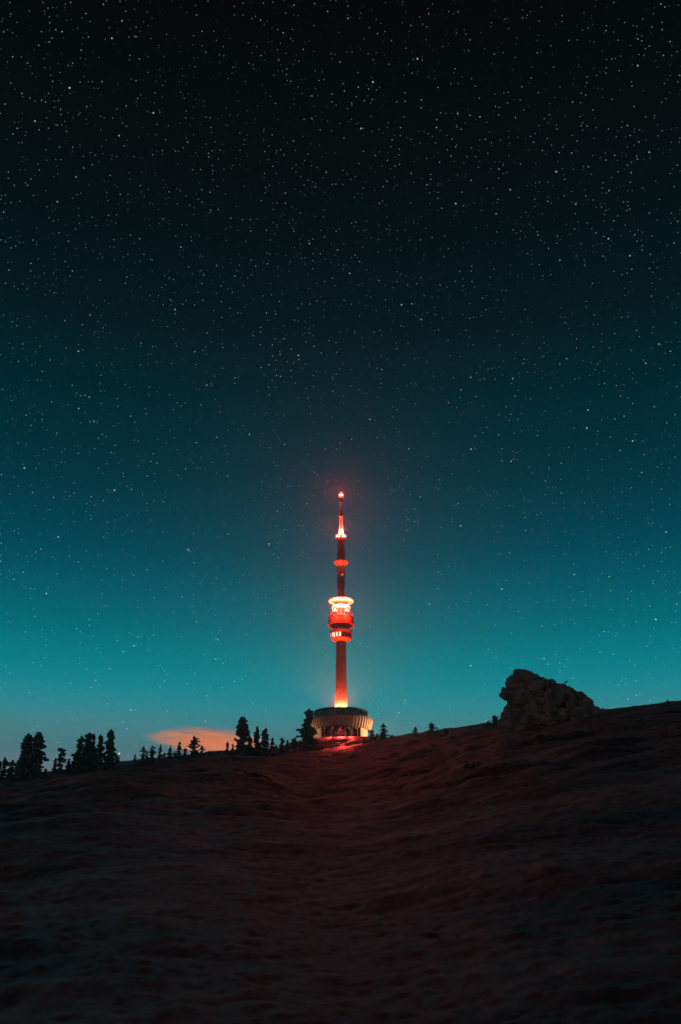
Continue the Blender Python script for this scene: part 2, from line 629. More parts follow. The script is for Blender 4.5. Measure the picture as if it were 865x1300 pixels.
    part('pod_floor', [(rS1 - 0.05, zA - 1.3), (r0 - 1.6, zA - 0.9), (r0, zA), (r0 + 0.15, zA + 0.5), (r0 - 0.5, zA + 0.5)], 'orange_paint')
    part('pod_wall', [(r0 - 0.45, zA + 0.4), (r1 - 0.55, zB)], 'dark_metal')
    nw = 40
    zw = (zB - zA - 0.5)
    tl = math.atan2(r1 - r0, zB - zA)
    wpm = bm_mesh('lookout_window', box(bmesh.new(), 2 * (r0 + r1) / 2 * math.sin(math.pi / nw) * 0.82, 0.1, zw * 0.92))
    variants = {}
    for mt in ('lit_glass', 'dim_glass', 'glass'):
        v = wpm.copy(); v.materials.append(M[mt]); variants[mt] = v
    rng = random.Random(4)
    for k in range(nw):
        a = 2 * math.pi * (k + 0.5) / nw
        x = math.sin(a)
        if math.cos(a) > -0.3 and x < 0.02:
            mt = 'lit_glass' if rng.random() < 0.86 else 'dim_glass'
        else:
            mt = 'glass' if rng.random() < 0.9 or x > 0.4 else 'lit_glass'
        o = link('lookout_window', variants[mt], None, root)
        rr = (r0 + r1) / 2 - 0.1
        o.location = (rr * math.sin(a), -rr * math.cos(a), (zA + 0.5 + zB) / 2)
        o.rotation_euler = (tl, 0, a)
    mull = bm_mesh('window_post', box(bmesh.new(), 0.16, 0.3, zw))
    around('window_post', mull, 'metal', nw, (r0 + r1) / 2 - 0.05, (zA + 0.5 + zB) / 2, tilt=tl)
    rN = tm(797, 9.6)
    part('pod_parapet', [(r1 - 0.7, zB), (r1 + 0.1, zB), (r1 - 0.2, zC), (rN, zC + 0.6)], 'orange_paint')
    part('pod_neck', [(rN, zC), (rN, h(792))], 'concrete')
    bay = bm_mesh('neck_panel', box(bmesh.new(), 2 * rN * math.sin(math.pi / 16) * 0.8, 0.2, (h(793.5) - zC) * 0.75))
    around('neck_panel', bay, 'panel', 16, rN + 0.02, (h(793.5) + zC) / 2, off=0.5)
    # ---- upper pod
    rD = tm(794, 16.9)
    zD, zE = h(794.0), h(785.5)
    part('deck_soffit', [(rN - 0.1, zD + 0.25), (rD - 1.2, zD + 0.25), (rD - 1.2, zD - 0.25), (rD, zD - 0.25), (rD + 0.1, zD + 0.5), (rD - 0.6, zD + 0.5)], 'orange_paint')
    part('deck_wall', [(rD - 0.75, zD + 0.3), (rD - 0.75, zE)], 'red_paint')
    fp = bm_mesh('facade_panel', box(bmesh.new(), 2 * rD * math.sin(math.pi / 30) * 0.86, 0.25, (zE - zD - 0.9) * 0.9))
    around('facade_panel', fp, 'orange_paint', 30, rD - 0.55, (zE + zD + 0.5) / 2, off=0.5)
    part('deck_floor', [(0, zE), (rD - 0.35, zE), (rD - 0.35, zE + 0.4), (0, zE + 0.4)], 'metal')

    def railing(r, z, n, hh=1.2):
        bm = bmesh.new()
        for q in (0.55, 1.0):
            lathe([(r - 0.05, z + hh * q - 0.05), (r + 0.05, z + hh * q - 0.05), (r + 0.05, z + hh * q + 0.05), (r - 0.05, z + hh * q + 0.05)], 48, bm, closed=True)
        for k in range(n):
            a = 2 * math.pi * k / n
            box(bm, 0.09, 0.09, hh, (r * math.sin(a), -r * math.cos(a), z + hh / 2), a)
        o = link('railing', bm_mesh('railing', bm), M['metal'], root)
    railing(rD - 0.5, zE + 0.4, 32)
    rI = tm(776, 10.6)
    zI = h(770.0)
    part('lantern_wall', [(rI, zE + 0.4), (rI, zI - 1.0), (rI + 0.5, zI - 0.9), (rI + 0.5, zI), (tm(767, 8.3), zI)], 'white_paint')
    lp = bm_mesh('lantern_panel', box(bmesh.new(), 2 * rI * math.sin(math.pi / 14) * 0.8, 0.16, (zI - zE) * 0.55))
    around('lantern_panel', lp, 'panel', 14, rI + 0.04, (zI + zE) / 2 + 0.3, off=0.5)
    rJ = tm(767, 8.2)
    zK = h(764.3)
    part('collar', [(rJ, zI), (rJ, zK + 0.05)], 'orange_paint')
    rK = tm(764, 15.7)
    part('top_disc', [(rJ - 0.2, zK), (rK - 0.5, zK), (rK, zK + 0.25), (rK, zK + 0.9), (rK - 0.5, zK + 1.1), (2.0, zK + 1.3)], 'white_paint')
    ray_m = bm_mesh('disc_beam', box(bmesh.new(), 0.22, rK - rJ - 0.6, 0.3))
    around('disc_beam', ray_m, 'orange_paint', 20, (rK + rJ) / 2, zK - 0.15)
    bkt = bmesh.new()
    box(bkt, 0.35, 0.35, 2.6, (0, 0, 1.3)); box(bkt, 0.9, 0.25, 1.6, (0, -0.3, 1.9))
    bkt = bm_mesh('deck_antenna', bkt)
    around('deck_antenna', bkt, 'panel', 11, rD - 0.4, zE + 0.4, off=0.3)

    # ---- mast
    rM0, rM1 = tm(745, 3.5), tm(700, 3.3)
    zM0, zM1, zP = zK + 1.2, h(691.5), h(714.5)
    part('mast_foot', [(tm(757, 4.4), zM0), (tm(757, 4.3), h(752)), (rM0, h(750))], 'orange_paint', 32)
    part('mast', [(rM0, h(750.1)), (rM0 * 0.98, zP), (rM1, zM1), (0, zM1 + 0.3)], 'metal', 24)
    pm = bm_mesh('antenna_panel', box(bmesh.new(), 1.35, 0.45, 2.5))
    tiers = [h(748) + (h(719) - h(748)) * k / 9 for k in range(9)] + [h(710) + (h(694) - h(710)) * k / 6 for k in range(6)]
    for ti, z in enumerate(tiers):
        around('antenna_panel', pm, 'panel', 6, rM0 + 0.42, z + 1.1, off=0.5 if ti % 3 else 0.25)
    part('platform', [(rM0, h(719.5)), (tm(714, 6.5), zP - 1.2), (tm(714, 9.0), zP - 0.2), (tm(714, 9.2), zP + 0.4), (rM0, zP + 0.5)], 'orange_paint', 40)
    railing(tm(714, 8.9), zP + 0.4, 18, 1.1)
    dish = bm_mesh('dish_antenna', lathe([(0, 0), (0.5, 0.06), (0.95, 0.32), (0.95, 0.42), (0.5, 0.18), (0, 0.12)], 16))
    for a, py_ in ((-70, 741), (55, 737), (100, 729), (-110, 726), (15, 732), (80, 703), (-85, 700), (160, 744)):
        d_ = link('dish_antenna', dish, M['white_paint'], root)
        aa = math.radians(a)
        d_.location = ((rM0 + 0.75) * math.sin(aa), -(rM0 + 0.75) * math.cos(aa), h(py_))
        d_.rotation_euler = (math.radians(90), 0, aa)
    # ---- antenna pole
    zt = h(633.5)
    part('lamp_gallery', [(rM1 * 0.8, zM1 - 0.4), (tm(686, 5.2), h(687)), (tm(686, 5.2), h(685.6)), (1.2, h(685.4))], 'red_paint', 32)
    railing(tm(686, 5.0), h(685.5), 12, 1.1)
    def rp(py):
        f = (686 - py) / (686 - 634)
        return tm(py, 2.7 + (1.55 - 2.7) * f)
    for (ya, yb, mt) in ((686, 656, 'white_paint'), (656, 648, 'red_paint'), (648, 638.5, 'white_paint'), (638.5, 633.5, 'red_paint')):
        part('pole_band', [(rp(ya), h(ya)), (rp(yb), h(yb))], mt, 20)
        part('band_flange', [(rp(yb) - 0.1, h(yb) - 0.12), (rp(yb) + 0.16, h(yb) - 0.12), (rp(yb) + 0.16, h(yb) + 0.12), (rp(yb) - 0.1, h(yb) + 0.12)], mt, 20)
    part('pole_cap', [(rp(633.5) + 0.2, zt), (rp(633.5) + 0.2, zt + 0.25), (0, zt + 0.5)], 'metal', 20)

    # ---- red warning lamps: base, housing and lens, each with its own light; domes oversized to imitate the halo
    def warning_lamp(loc, s, power, up=0):
        e = link('warning_lamp', bm_mesh('warning_lamp', lathe([(0, 0), (0.5 * s, 0), (0.5 * s, 0.3 * s), (0.28 * s, 0.45 * s), (0, 0.45 * s)], 16)), M['dark_metal'], root)
        e.location = loc
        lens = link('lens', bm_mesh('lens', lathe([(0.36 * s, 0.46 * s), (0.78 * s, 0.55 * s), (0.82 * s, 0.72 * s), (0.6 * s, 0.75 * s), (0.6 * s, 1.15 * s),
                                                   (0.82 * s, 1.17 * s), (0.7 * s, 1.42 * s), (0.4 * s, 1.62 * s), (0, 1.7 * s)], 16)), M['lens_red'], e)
        lens.data.materials.append(M['halo_dome'])
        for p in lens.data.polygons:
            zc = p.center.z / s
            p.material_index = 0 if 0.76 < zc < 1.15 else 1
        lamp_light(e, (0, 0, 1.9 * s), power, RED, 0.2)
        if up:
            lamp_light(e, (0, 0, 2.0 * s), up, RED, 0.2, 165, (0, 0, 1))
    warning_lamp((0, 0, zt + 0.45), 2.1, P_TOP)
    rg = tm(681, 4.3)
    for a in (-62, 58, 180):
        aa = math.radians(a)
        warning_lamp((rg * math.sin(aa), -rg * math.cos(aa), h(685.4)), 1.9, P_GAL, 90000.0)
    rd = rD + 1.7
    for a in (-23, 22, 140, 220):
        aa = math.radians(a)
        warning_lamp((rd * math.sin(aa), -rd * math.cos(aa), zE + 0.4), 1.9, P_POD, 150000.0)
        lamp_light(root, ((rd + 1.2) * math.sin(aa), -(rd + 1.2) * math.cos(aa), zE + 0.2), 6000.0, RED, 0.2, 130, (-math.sin(aa), math.cos(aa), -0.9))
        st = link('lamp_bracket', bm_mesh('lamp_bracket', box(bmesh.new(), 0.25, 1.8, 0.2)), M['metal'], root)
        st.location = ((rd - 0.6) * math.sin(aa), -(rd - 0.6) * math.cos(aa), zE + 0.28)
        st.rotation_euler = (0, 0, aa)
    # floodlamps on the roof, washing the foot of the shaft
    rf = rS0 + 1.75
    for a in (-30, 30, 90, 180, 270):
        aa = math.radians(a)
        bmf = bmesh.new()
        box(bmf, 1.1, 0.5, 0.8, (0, 0, 0.95), 0, math.radians(-35))
        box(bmf, 0.12, 0.12, 0.7, (0, 0, 0.35))
        f = link('floodlamp', bm_mesh('floodlamp', bmf), M['dark_metal'], root)
        f.location = (rf * math.sin(aa), -rf * math.cos(aa), zRoof + 0.36)
        f.rotation_euler = (0, 0, aa)
        ls = link('lens', bm_mesh('lens', box(bmesh.new(), 0.95, 0.05, 0.65, (0, 0.29, 1.13), 0, math.radians(-35))), M['lens_red'], f)
        lamp_light(f, (0, 0.35, 1.75), P_FLOOD, (1.0, 0.085, 0.025), 0.2)
    # red floodlamps under the ring, turned on the snow before the entrance
    for a in (-34, -17, -1, 15, 31):
        aa = math.radians(a)
        bmf = bmesh.new()
        box(bmf, 0.9, 0.4, 0.6, (0, 0, -0.7), 0, math.radians(35))
        box(bmf, 0.12, 0.12, 0.5, (0, 0, -0.25))
        f = link('floodlamp', bm_mesh('floodlamp', bmf), M['dark_metal'], root)
        f.location = ((rBot - 0.3) * math.sin(aa), -(rBot - 0.3) * math.cos(aa), zRibB - 0.02)
        f.rotation_euler = (0, 0, aa)
        link('lens', bm_mesh('lens', box(bmesh.new(), 0.8, 0.04, 0.5, (0, -0.2, -0.83), 0, math.radians(35))), M['dim_red'], f)
        lamp_light(f, (0, -0.5, -1.05), P_FRONT, (1.0, 0.06, 0.045), 0.2, 31, (0, -1, -0.50))
    return root


P_TOP, P_GAL, P_POD, P_FLOOD, P_FRONT = 27000.0, 14000.0, 14500.0, 115000.0, 60000.0
tower = build_tower()


# warm lamps beside the base building
def lamp_standard(px, dist, power, label, height=5.0):
    dx, dy, _ = ray(px, 940)
    x, y = dx * dist, dy * dist
    z = gz(x, y)
    e = empty('street_lamp', (x, y, z))
    tag(e, label, 'lamp', 'lamps beside the tower building')
    link('pole', bm_mesh('pole', lathe([(0, -0.5), (0.12, -0.5), (0.07, height), (0, height)], 10)), M['metal'], e)
    hd = link('lamp_head', bm_mesh('lamp_head', lathe([(0.1, height), (0.35, height + 0.05), (0.2, height + 0.45), (0, height + 0.5)], 14)), M['dark_metal'], e)
    link('lens', bm_mesh('lens', lathe([(0, height - 0.25), (0.22, height - 0.2), (0.3, height + 0.04)], 14)), M['lens_warm'], hd)
    ld = bpy.data.lights.new('lamp_light', 'POINT')
    ld.energy = power
    ld.color = (1.0, 0.52, 0.24)
    ld.shadow_soft_size = 0.25
    lo = bpy.data.objects.new('lamp_light', ld)
    col.objects.link(lo)
    lo.parent = hd
    lo.location = (0, 0, height - 0.6)


lamp_standard(488.0, 543, 40000.0, 'warm street lamp behind the young spruces beside the tower building')
lamp_standard(388.0, 543, 3000.0, 'warm street lamp hidden behind the tall spruce beside the tower building')

# ------------------------------------------------------------------ trees
_b = bmesh.new(); bmesh.ops.create_icosphere(_b, subdivisions=1, radius=1.0)
_b.verts.ensure_lookup_table()
ICO1_V = np.array([v.co[:] for v in _b.verts]); ICO1_F = np.array([[v.index for v in f.verts] for f in _b.faces]); _b.free()
_b = bmesh.new(); bmesh.ops.create_icosphere(_b, subdivisions=2, radius=1.0)
ICO2_V = np.array([v.co[:] for v in _b.verts]); ICO2_F = np.array([[v.index for v in f.verts] for f in _b.faces]); _b.free()


class Lumps:
    """collects jagged lumps and spiky twigs into one mesh"""
    def __init__(self, seed):
        self.v, self.f, self.n = [], [], 0
        self.r = np.random.default_rng(seed)

    def add(self, V, F):
        self.v.append(V); self.f.append(F + self.n); self.n += len(V)

    def lump(self, c, s, fine=False, jag=0.3):
        V0, F0 = (ICO2_V, ICO2_F) if fine else (ICO1_V, ICO1_F)
        V = V0 * (1 + self.r.uniform(-jag, jag, (len(V0), 1)))
        a = self.r.uniform(0, 6.28)
        R = np.array([[math.cos(a), -math.sin(a), 0], [math.sin(a), math.cos(a), 0], [0, 0, 1]])
        self.add((V @ R.T) * np.asarray(s) + np.asarray(c), F0)

    def bough(self, c, a, lx, ly, lz, droop):
        V = ICO1_V * (1 + self.r.uniform(-0.35, 0.35, (len(ICO1_V), 1))) * np.array([lx, ly, lz])
        V[:, 2] -= droop * V[:, 0] + 0.25 * V[:, 0] ** 2 / lx
        R = np.array([[math.cos(a), -math.sin(a), 0], [math.sin(a), math.cos(a), 0], [0, 0, 1]])
        self.add(V @ R.T + np.asarray(c), ICO1_F)

    def spike(self, c, d, w):
        c, d = np.asarray(c, float), np.asarray(d, float)
        u = np.cross(d, [0.3, 0.5, 0.8]); u /= np.linalg.norm(u) + 1e-9
        v = np.cross(d, u); v /= np.linalg.norm(v) + 1e-9
        P = [c + w * (math.cos(t) * u + math.sin(t) * v) for t in (0, 2.09, 4.19)] + [c + d]
        self.add(np.array(P), np.array([[0, 1, 3], [1, 2, 3], [2, 0, 3], [0, 2, 1]]))

    def mesh(self, name):
        return mesh_np(name, np.concatenate(self.v), np.concatenate(self.f))


def trunk_mesh(H, r0, lean, curve=0.0):
    bm = bmesh.new()
    rings = []
    for k in range(7):
        f = k / 6
        z = -0.6 + (H + 0.6) * f
        cx = lean * z + curve * math.sin(f * 3.0)
        rr = r0 * (1 - 0.92 * f)
        rings.append([bm.verts.new((cx + rr * math.cos(a), rr * math.sin(a), z)) for a in np.linspace(0, 2 * math.pi, 8, endpoint=False)])
    for A_, B_ in zip(rings, rings[1:]):
        for i in range(8):
            bm.faces.new((A_[i], A_[(i + 1) % 8], B_[(i + 1) % 8], B_[i]))
    bm.faces.new(rings[-1])
    return bm_mesh('trunk', bm)


def place(px, dist):
    dx, dy, _ = ray(px, 945)
    x, y = dx * dist, dy * dist
    return x, y, gz(x, y)


def spruce(px, top, dist, width, label, seed, lean=0.0, wind=0.0, style='spruce', group='rime-covered spruces along the crest'):
    """px/top: where the tip is seen; dist in metres; width = crown width in pixels"""
    x, y, z = place(px, dist)
    _, _, T = ray(px, top)
    H = EYE + dist * T - z
    W = width * dist / FPX * 0.5 * 1.02
    root = empty('spruce_tree', (x, y, z - 0.15))
    tag(root, label, 'tree', group)
    L = Lumps(seed)
    rg = L.r
    link('trunk', trunk_mesh(H * 0.95, max(0.05, 0.028 * H), lean), M['bark'], root)
    s0 = H * 0.06
    ntier = int(np.clip(H * 40 / dist * 12, 9, 24))
    for k in range(ntier):
        f = (k + rg.uniform(-0.3, 0.3)) / ntier
        f = min(max(f, 0.0), 0.97)
        zz = H * (0.03 + 0.95 * f)
        cx = lean * zz
        if style == 'column':
            prof = 0.55 + 0.45 * (1 - f) ** 0.7
        elif style == 'fat':
            prof = math.sqrt(max(0.05, 1 - (f * 0.9) ** 2))
        else:
            prof = 0.16 + 0.9 * (1 - f) ** 0.85
        rr = W * prof * (rg.uniform(0.35, 1.1) if k > 1 else 1.0)
        # core of the crown
        cs = max(s0 * 0.55, rr * 0.34)
        L.lump((cx + rg.normal(0, 0.1) * cs, rg.normal(0, 0.1) * cs, zz), (cs, cs, max(H / ntier * 0.85, cs * 0.7)), False, 0.35)
        nb = int(rg.integers(5, 8))
        a0 = rg.uniform(0, 6.28)
        for q in range(nb):
            if rg.random() < 0.3:
                continue
            a = a0 + 6.28 * q / nb + rg.normal(0, 0.25)
            ln = rr * rg.uniform(0.55, 1.12) * (1 + wind * math.cos(a)) * (1.55 if rg.random() < 0.13 else 1)
            droop = rg.uniform(-0.05, 0.42)
            ns = 3 if ln > 2.2 * s0 else 2
            ca, sa = math.cos(a), math.sin(a)
            for m in range(1, ns + 1):
                fr = m / ns
                px_ = ln * fr
                sz = s0 * rg.uniform(0.55, 1.15) * (1.2 - 0.5 * fr)
                cpos = np.array((cx + px_ * ca, px_ * sa, zz - droop * px_ * fr + rg.normal(0, 0.2) * s0))
                L.bough(cpos, a, sz * 1.6, sz * 0.95, sz * 0.75, droop)
                for _ in range(4):
                    dv = rg.normal(0, 0.8, 3)
                    dv += np.array([ca, sa, -0.25 - 0.5 * rg.random()]) * rg.uniform(0.4, 1.3)
                    dv = dv / np.linalg.norm(dv) * sz * rg.uniform(1.1, 1.9)
                    L.spike(cpos, dv, sz * 0.3)
                if rg.random() < 0.35:
                    L.lump(cpos + np.array([0, 0, sz * 0.5]), (sz, sz, sz * 0.8), False, 0.35)
    # knobbly tip
    for k in range(4):
        L.lump((lean * H + rg.normal(0, 0.3) * s0, rg.normal(0, 0.3) * s0, H * (0.93 + 0.022 * k)), (s0 * (0.75 - 0.1 * k),) * 3, False, 0.35)
    crown = link('crown', L.mesh('crown'), M['needles'], root)
    return root


G = 'rime-covered spruces along the crest'
# (px, top row, distance, crown width px, lean, wind, style, label)
TREES = [
    (2, 965, 283, 16, 0, 0, 'fat', 'low dark spruce bush at the far downhill end of the tree line'),
    (9, 961, 284, 15, 0, 0, 'spruce', 'short pointed spruce beside the lowest bush on the slope'),
    (19, 964, 278, 17, 0, 0, 'fat', 'squat spruce crowding the foot of the twin-topped spruces'),
    (32, 931, 275, 32, 0.06, 0.2, 'spruce', 'leaning tall spruce, downhill one of the twin-topped pair'),
    (46, 930, 274, 27, 0.03, 0.35, 'column', 'upright tall spruce, uphill one of the twin-topped pair'),
    (53, 961, 271, 13, 0, 0, 'spruce', 'small spruce with side twigs leaning on the twin-topped pair'),
    (73, 962, 300, 12, 0, 0, 'spruce', 'short spruce at the foot of a lone slim spruce'),
    (79.5, 949, 299, 15, 0, 0, 'column', 'lone slim spruce between the two tall groups downhill'),
    (90, 962, 304, 13, 0, 0, 'spruce', 'small ragged spruce filling the gap after the slim spruce'),
    (101, 934, 303, 26, 0.05, 0.1, 'spruce', 'broad knobbly spruce with a crooked split top'),
    (111, 930, 306, 18, 0.04, 0.3, 'column', 'slender spruce pressed against the crooked split-topped one'),
    (119, 940, 306, 16, 0, 0, 'spruce', 'narrow middle spruce between the broad knobbly and the bushy one'),
    (129, 933, 304, 22, -0.04, -0.2, 'spruce', 'bushy spruce with its tip bent over downhill'),
    (139.5, 926, 304, 21, 0, 0.25, 'spruce', 'tallest ragged spruce at the uphill edge of its group'),
    (152.5, 959, 346, 7, 0, 0, 'spruce', 'tiny lone spruce on the bare crest below the cloud'),
    (173, 957, 339, 9, 0, 0, 'spruce', 'tiny spruce starting the row under the orange cloud'),
    (183, 947, 338, 11, 0, 0, 'column', 'thin column-shaped spruce under the tapered end of the cloud'),
    (194, 946, 340, 18, 0, 0, 'fat', 'rounded bushy spruce in the row under the cloud'),
    (204, 945, 339, 15, 0.02, 0, 'spruce', 'pointed spruce close beside the rounded bushy one'),
    (217, 946, 346, 12, 0, 0, 'spruce', 'small single spruce midway along the row under the cloud'),
    (228, 941, 350, 16, 0, 0, 'spruce', 'ragged spruce with several short tops against the cloud'),
    (236, 949, 350, 13, 0, 0, 'fat', 'low thicket-like spruce filling the row against the cloud'),
    (246, 934, 353, 16, 0.03, 0.2, 'column', 'tall knobbly spruce standing out in front of the cloud'),
    (257, 946, 361, 12, 0, 0, 'fat', 'mushroom-shaped little spruce next to the knobbly one'),
    (267, 952, 367, 13, 0, 0, 'fat', 'very low frosted spruce bush on the crest before the cloud'),
    (289, 941, 382, 6, 0, 0, 'column', 'needle-thin young spruce by the foot of the tall column spruce'),
    (296, 944, 385, 9, 0, 0, 'spruce', 'short young spruce by the foot of the tall column spruce'),
    (307, 910, 379, 22, -0.01, 0.25, 'column', 'tall column-shaped spruce with stubby branches beside the cloud'),
    (317, 933, 382, 13, 0, 0.2, 'spruce', 'low spruce tucked behind the tall column-shaped one'),
    (326, 922, 385, 15, 0, 0, 'column', 'spruce with a ball-like frosted top'),
    (335.5, 924, 383, 19, 0.03, 0, 'spruce', 'stout spruce with a hooked top near the cloud end'),
    (345, 936, 390, 12, 0.03, 0, 'spruce', 'small spruce with thin bent twigs after the hook-topped one'),
    (358, 936, 406, 12, 0, 0, 'fat', 'low stubby spruce midway to the tower building'),
    (365, 939, 425, 10, 0, 0, 'spruce', 'little spruce between the stubby and the flat-topped one'),
    (374, 936, 443, 15, 0, 0, 'fat', 'flat-topped squat spruce below the tall spruce at the building'),
    (391.5, 900, 486, 38, 0.0, 0.25, 'spruce', 'tall dark spruce with a thick frosted top beside the tower building'),
    (402, 938, 484, 13, 0, 0, 'spruce', 'small spruce under the branches of the tall one at the building'),
    (463, 937, 492, 14, 0, 0, 'fat', 'low bush in front of the lamplit wall of the tower building'),
    (473, 926, 490, 28, 0, 0, 'spruce', 'broad young spruce by the lamplit side of the tower building'),
    (487.5, 918, 487, 28, 0, 0, 'spruce', 'pointed young spruce, farther from the building than the broad one'),
    (497, 934, 474, 12, 0, 0, 'fat', 'small dark bush just uphill of the two young spruces'),
    (529.5, 922, 408, 12, -0.12, -0.2, 'column', 'crooked little spruce leaning over on the bare ridge'),
    (549, 916, 373, 23, -0.02, 0, 'fat', 'stout snow-laden stump of a spruce alone on the ridge'),
    (567, 924, 351, 23, 0, 0, 'fat', 'low snow-covered spruce mound beside the stout stump'),
    (622, 914, 308, 12, 0, 0, 'fat', 'tiny frosted bush at the foot of the great hunched tree'),
    (630.5, 907, 309, 22, 0, 0, 'fat', 'knobbly frosted spruce bush close to the great hunched tree'),
    (833, 893, 275, 7, -0.1, 0, 'column', 'bent frosted sapling alone on the upper ridge'),
    (856, 887, 274, 6, -0.15, 0, 'column', 'slanting thin sapling highest up on the ridge'),
    (188, 956, 353, 11, 0, 0, 'fat', 'low bush between the column-shaped and the rounded spruce under the cloud'),
    (210, 955, 364, 13, 0, 0, 'fat', 'low bush between the pointed and the single spruce under the cloud'),
    (223, 953, 371, 11, 0, 0, 'fat', 'low bush at the foot of the spruce with several short tops'),
    (251, 951, 385, 12, 0, 0, 'fat', 'low bush between the knobbly and the mushroom-shaped spruce'),
    (278, 953, 399, 9, 0, 0, 'fat', 'lowest bush on the crest before the lower edge of the cloud'),
    (313, 944, 426, 14, 0, 0, 'fat', 'dark bush hugging the foot of the tall column-shaped spruce'),
    (330, 942, 448, 16, 0, 0, 'fat', 'dark bush between the ball-topped and the hook-topped spruce'),
    (351, 945, 474, 12, 0, 0, 'fat', 'low bush after the small spruce with bent twigs'),
    (381, 943, 510, 14, 0, 0, 'fat', 'dense low bush at the downhill foot of the tall spruce by the building'),
    (480, 937, 510, 20, 0, 0, 'fat', 'low bush between the two young spruces by the tower building'),
    (556, 926, 402, 17, 0, 0, 'fat', 'small snowy bush between the stout stump and the low mound'),
    (62, 975, 311, 14, 0, 0, 'fat', 'low bush between the twin-topped pair and the slim spruce'),
    (124, 958, 327, 16, 0, 0, 'fat', 'dense bush at the feet of the ragged tall group'),
]
for n_, (px, top, dist, width, lean, wind, style, label) in enumerate(TREES):
    spruce(px, top, dist, width, label, 100 + n_, lean, wind, style)


# the great rime-crusted tree hunched on the ridge
def hunched_tree():
    dist = 268.0
    pxc, pyb = 700.0, 926.0
    dx, dy, _ = ray(pxc, 930)
    x0, y0 = dx * dist, dy * dist
    z0 = gz(x0, y0)
    zref = EYE + dist * ray(pxc, pyb)[2]
    m = dist * 1.02 / FPX * 0.98                      # metres per pixel there
    root = empty('hunched_tree', (x0, y0, z0 - 0.2), -math.atan2(dx, dy))
    tag(root, 'great hunched tree wholly crusted with rime on the ridge', 'tree')
    S = 255 / 865.0
    outl = [(105, 180), (120, 145), (150, 100), (185, 72), (215, 72), (245, 95), (295, 112), (302, 126), (330, 126), (338, 142),
            (360, 132), (385, 147), (400, 162), (440, 177), (470, 212), (500, 242), (545, 268), (545, 375), (180, 390), (130, 370),
            (95, 285), (100, 255), (125, 235), (150, 202), (140, 195)]
    P = np.array([((610 + a * S - pxc) * m, (pyb - (830 + b_ * S)) * m + (zref - z0)) for a, b_ in outl])

    def inside(p):
        c = False
        for (xa, ya), (xb, yb) in zip(P, np.roll(P, -1, 0)):
            if (ya > p[1]) != (yb > p[1]) and p[0] < (xb - xa) * (p[1] - ya) / (yb - ya) + xa:
                c = not c
        return c

    def edge(p):
        a, b_ = P, np.roll(P, -1, 0)
        ab = b_ - a
        tt = np.clip(((p - a) * ab).sum(1) / (ab * ab).sum(1), 0, 1)
        return np.linalg.norm(a + ab * tt[:, None] - p, axis=1).min()
    L = Lumps(77)
    rg = L.r
    blobs = []
    lo, hi = P.min(0), P.max(0)
    K = dist / 168.0
    while len(blobs) < 260:
        p = rg.uniform(lo, hi)
        if not inside(p):
            continue
        e = edge(p)
        if e < 0.22 * K:
            continue
        r = min(e, rg.uniform(0.5, 1.5) * K)
        depth = rg.uniform(-1, 1) * min(e * 1.3, 3.0 * K)
        blobs.append((np.array([p[0], depth, p[1]]), r))
    for c, r in blobs:
        L.lump(c, (r * 1.12, r * 1.1, r * 1.08), True, 0.2)
    me = L.mesh('crown')
    tmp = bpy.data.objects.new('tmp', me)
    col.objects.link(tmp)
    rm = tmp.modifiers.new('m1', 'REMESH'); rm.mode = 'VOXEL'; rm.voxel_size = 0.16
    sm = tmp.modifiers.new('m2', 'SMOOTH'); sm.iterations = 16; sm.factor = 0.7
    for k_, (size, amp) in enumerate(((2.4, 1.5), (1.0, 1.2), (0.42, 0.75))):
        tx = bpy.data.textures.new('crust%d' % k_, 'CLOUDS')
        tx.noise_scale = size; tx.noise_depth = 3; tx.noise_basis = 'ORIGINAL_PERLIN'
        dm = tmp.modifiers.new('d%d' % k_, 'DISPLACE'); dm.texture = tx; dm.strength = amp; dm.mid_level = 0.37
        dm.texture_coords = 'LOCAL'
    dg = bpy.context.evaluated_depsgraph_get()
    me2 = bpy.data.meshes.new_from_object(tmp.evaluated_get(dg))
    bpy.data.objects.remove(tmp)
    me2.name = 'crown'
    crown = link('crown', me2, M['rime'], root)
    # frozen shoots and snow tufts standing out of the crust
    nv = len(me2.vertices)
    co_ = np.empty(nv * 3, np.float32); me2.vertices.foreach_get('co', co_); co_ = co_.reshape(-1, 3)
    no_ = np.empty(nv * 3, np.float32); me2.vertices.foreach_get('normal', no_); no_ = no_.reshape(-1, 3)
    Q = Lumps(78)
    for k_ in Q.r.integers(0, nv, 5200):
        d = no_[k_] + Q.r.normal(0, 0.5, 3)
        d = d / np.linalg.norm(d)
        sz = Q.r.uniform(0.08, 0.3)
        Q.spike(co_[k_] - no_[k_] * 0.05, d * sz * Q.r.uniform(1.5, 3.2), sz * 0.5)
    ok_ = np.nonzero((no_[:, 2] > 0.35) & (co_[:, 0] > -4) & (np.abs(co_[:, 1]) < 3.0))[0]
    for k_ in Q.r.choice(ok_, 46):
        d = no_[k_] + Q.r.normal(0, 0.55, 3)
        Q.spike(co_[k_] - no_[k_] * 0.1, d / np.linalg.norm(d) * Q.r.uniform(0.5, 1.3), 0.09)
        Q.lump(co_[k_] + no_[k_] * 0.15, (0.28, 0.28, 0.2), False, 0.5)
    link('shoots', Q.mesh('shoots'), M['rime'], root)["kind"] = "stuff"
    link('trunk', trunk_mesh(6.5, 0.5, -0.12), M['bark'], root)

    # a bare branch that carries one last frosted tuft, and a thin twig
    def q(a, b_):
        return np.array([(610 + a * S - pxc) * m, 0.0, (pyb - (830 + b_ * S)) * m + (zref - z0)])
    T = Lumps(5)
    T.spike(q(352, 175), q(384, 126) - q(352, 175), 0.16)
    T.spike(q(420, 195), q(474, 165) - q(420, 195), 0.09)
    link('twig', T.mesh('twig'), M['twig'], root)
    F = Lumps(6)
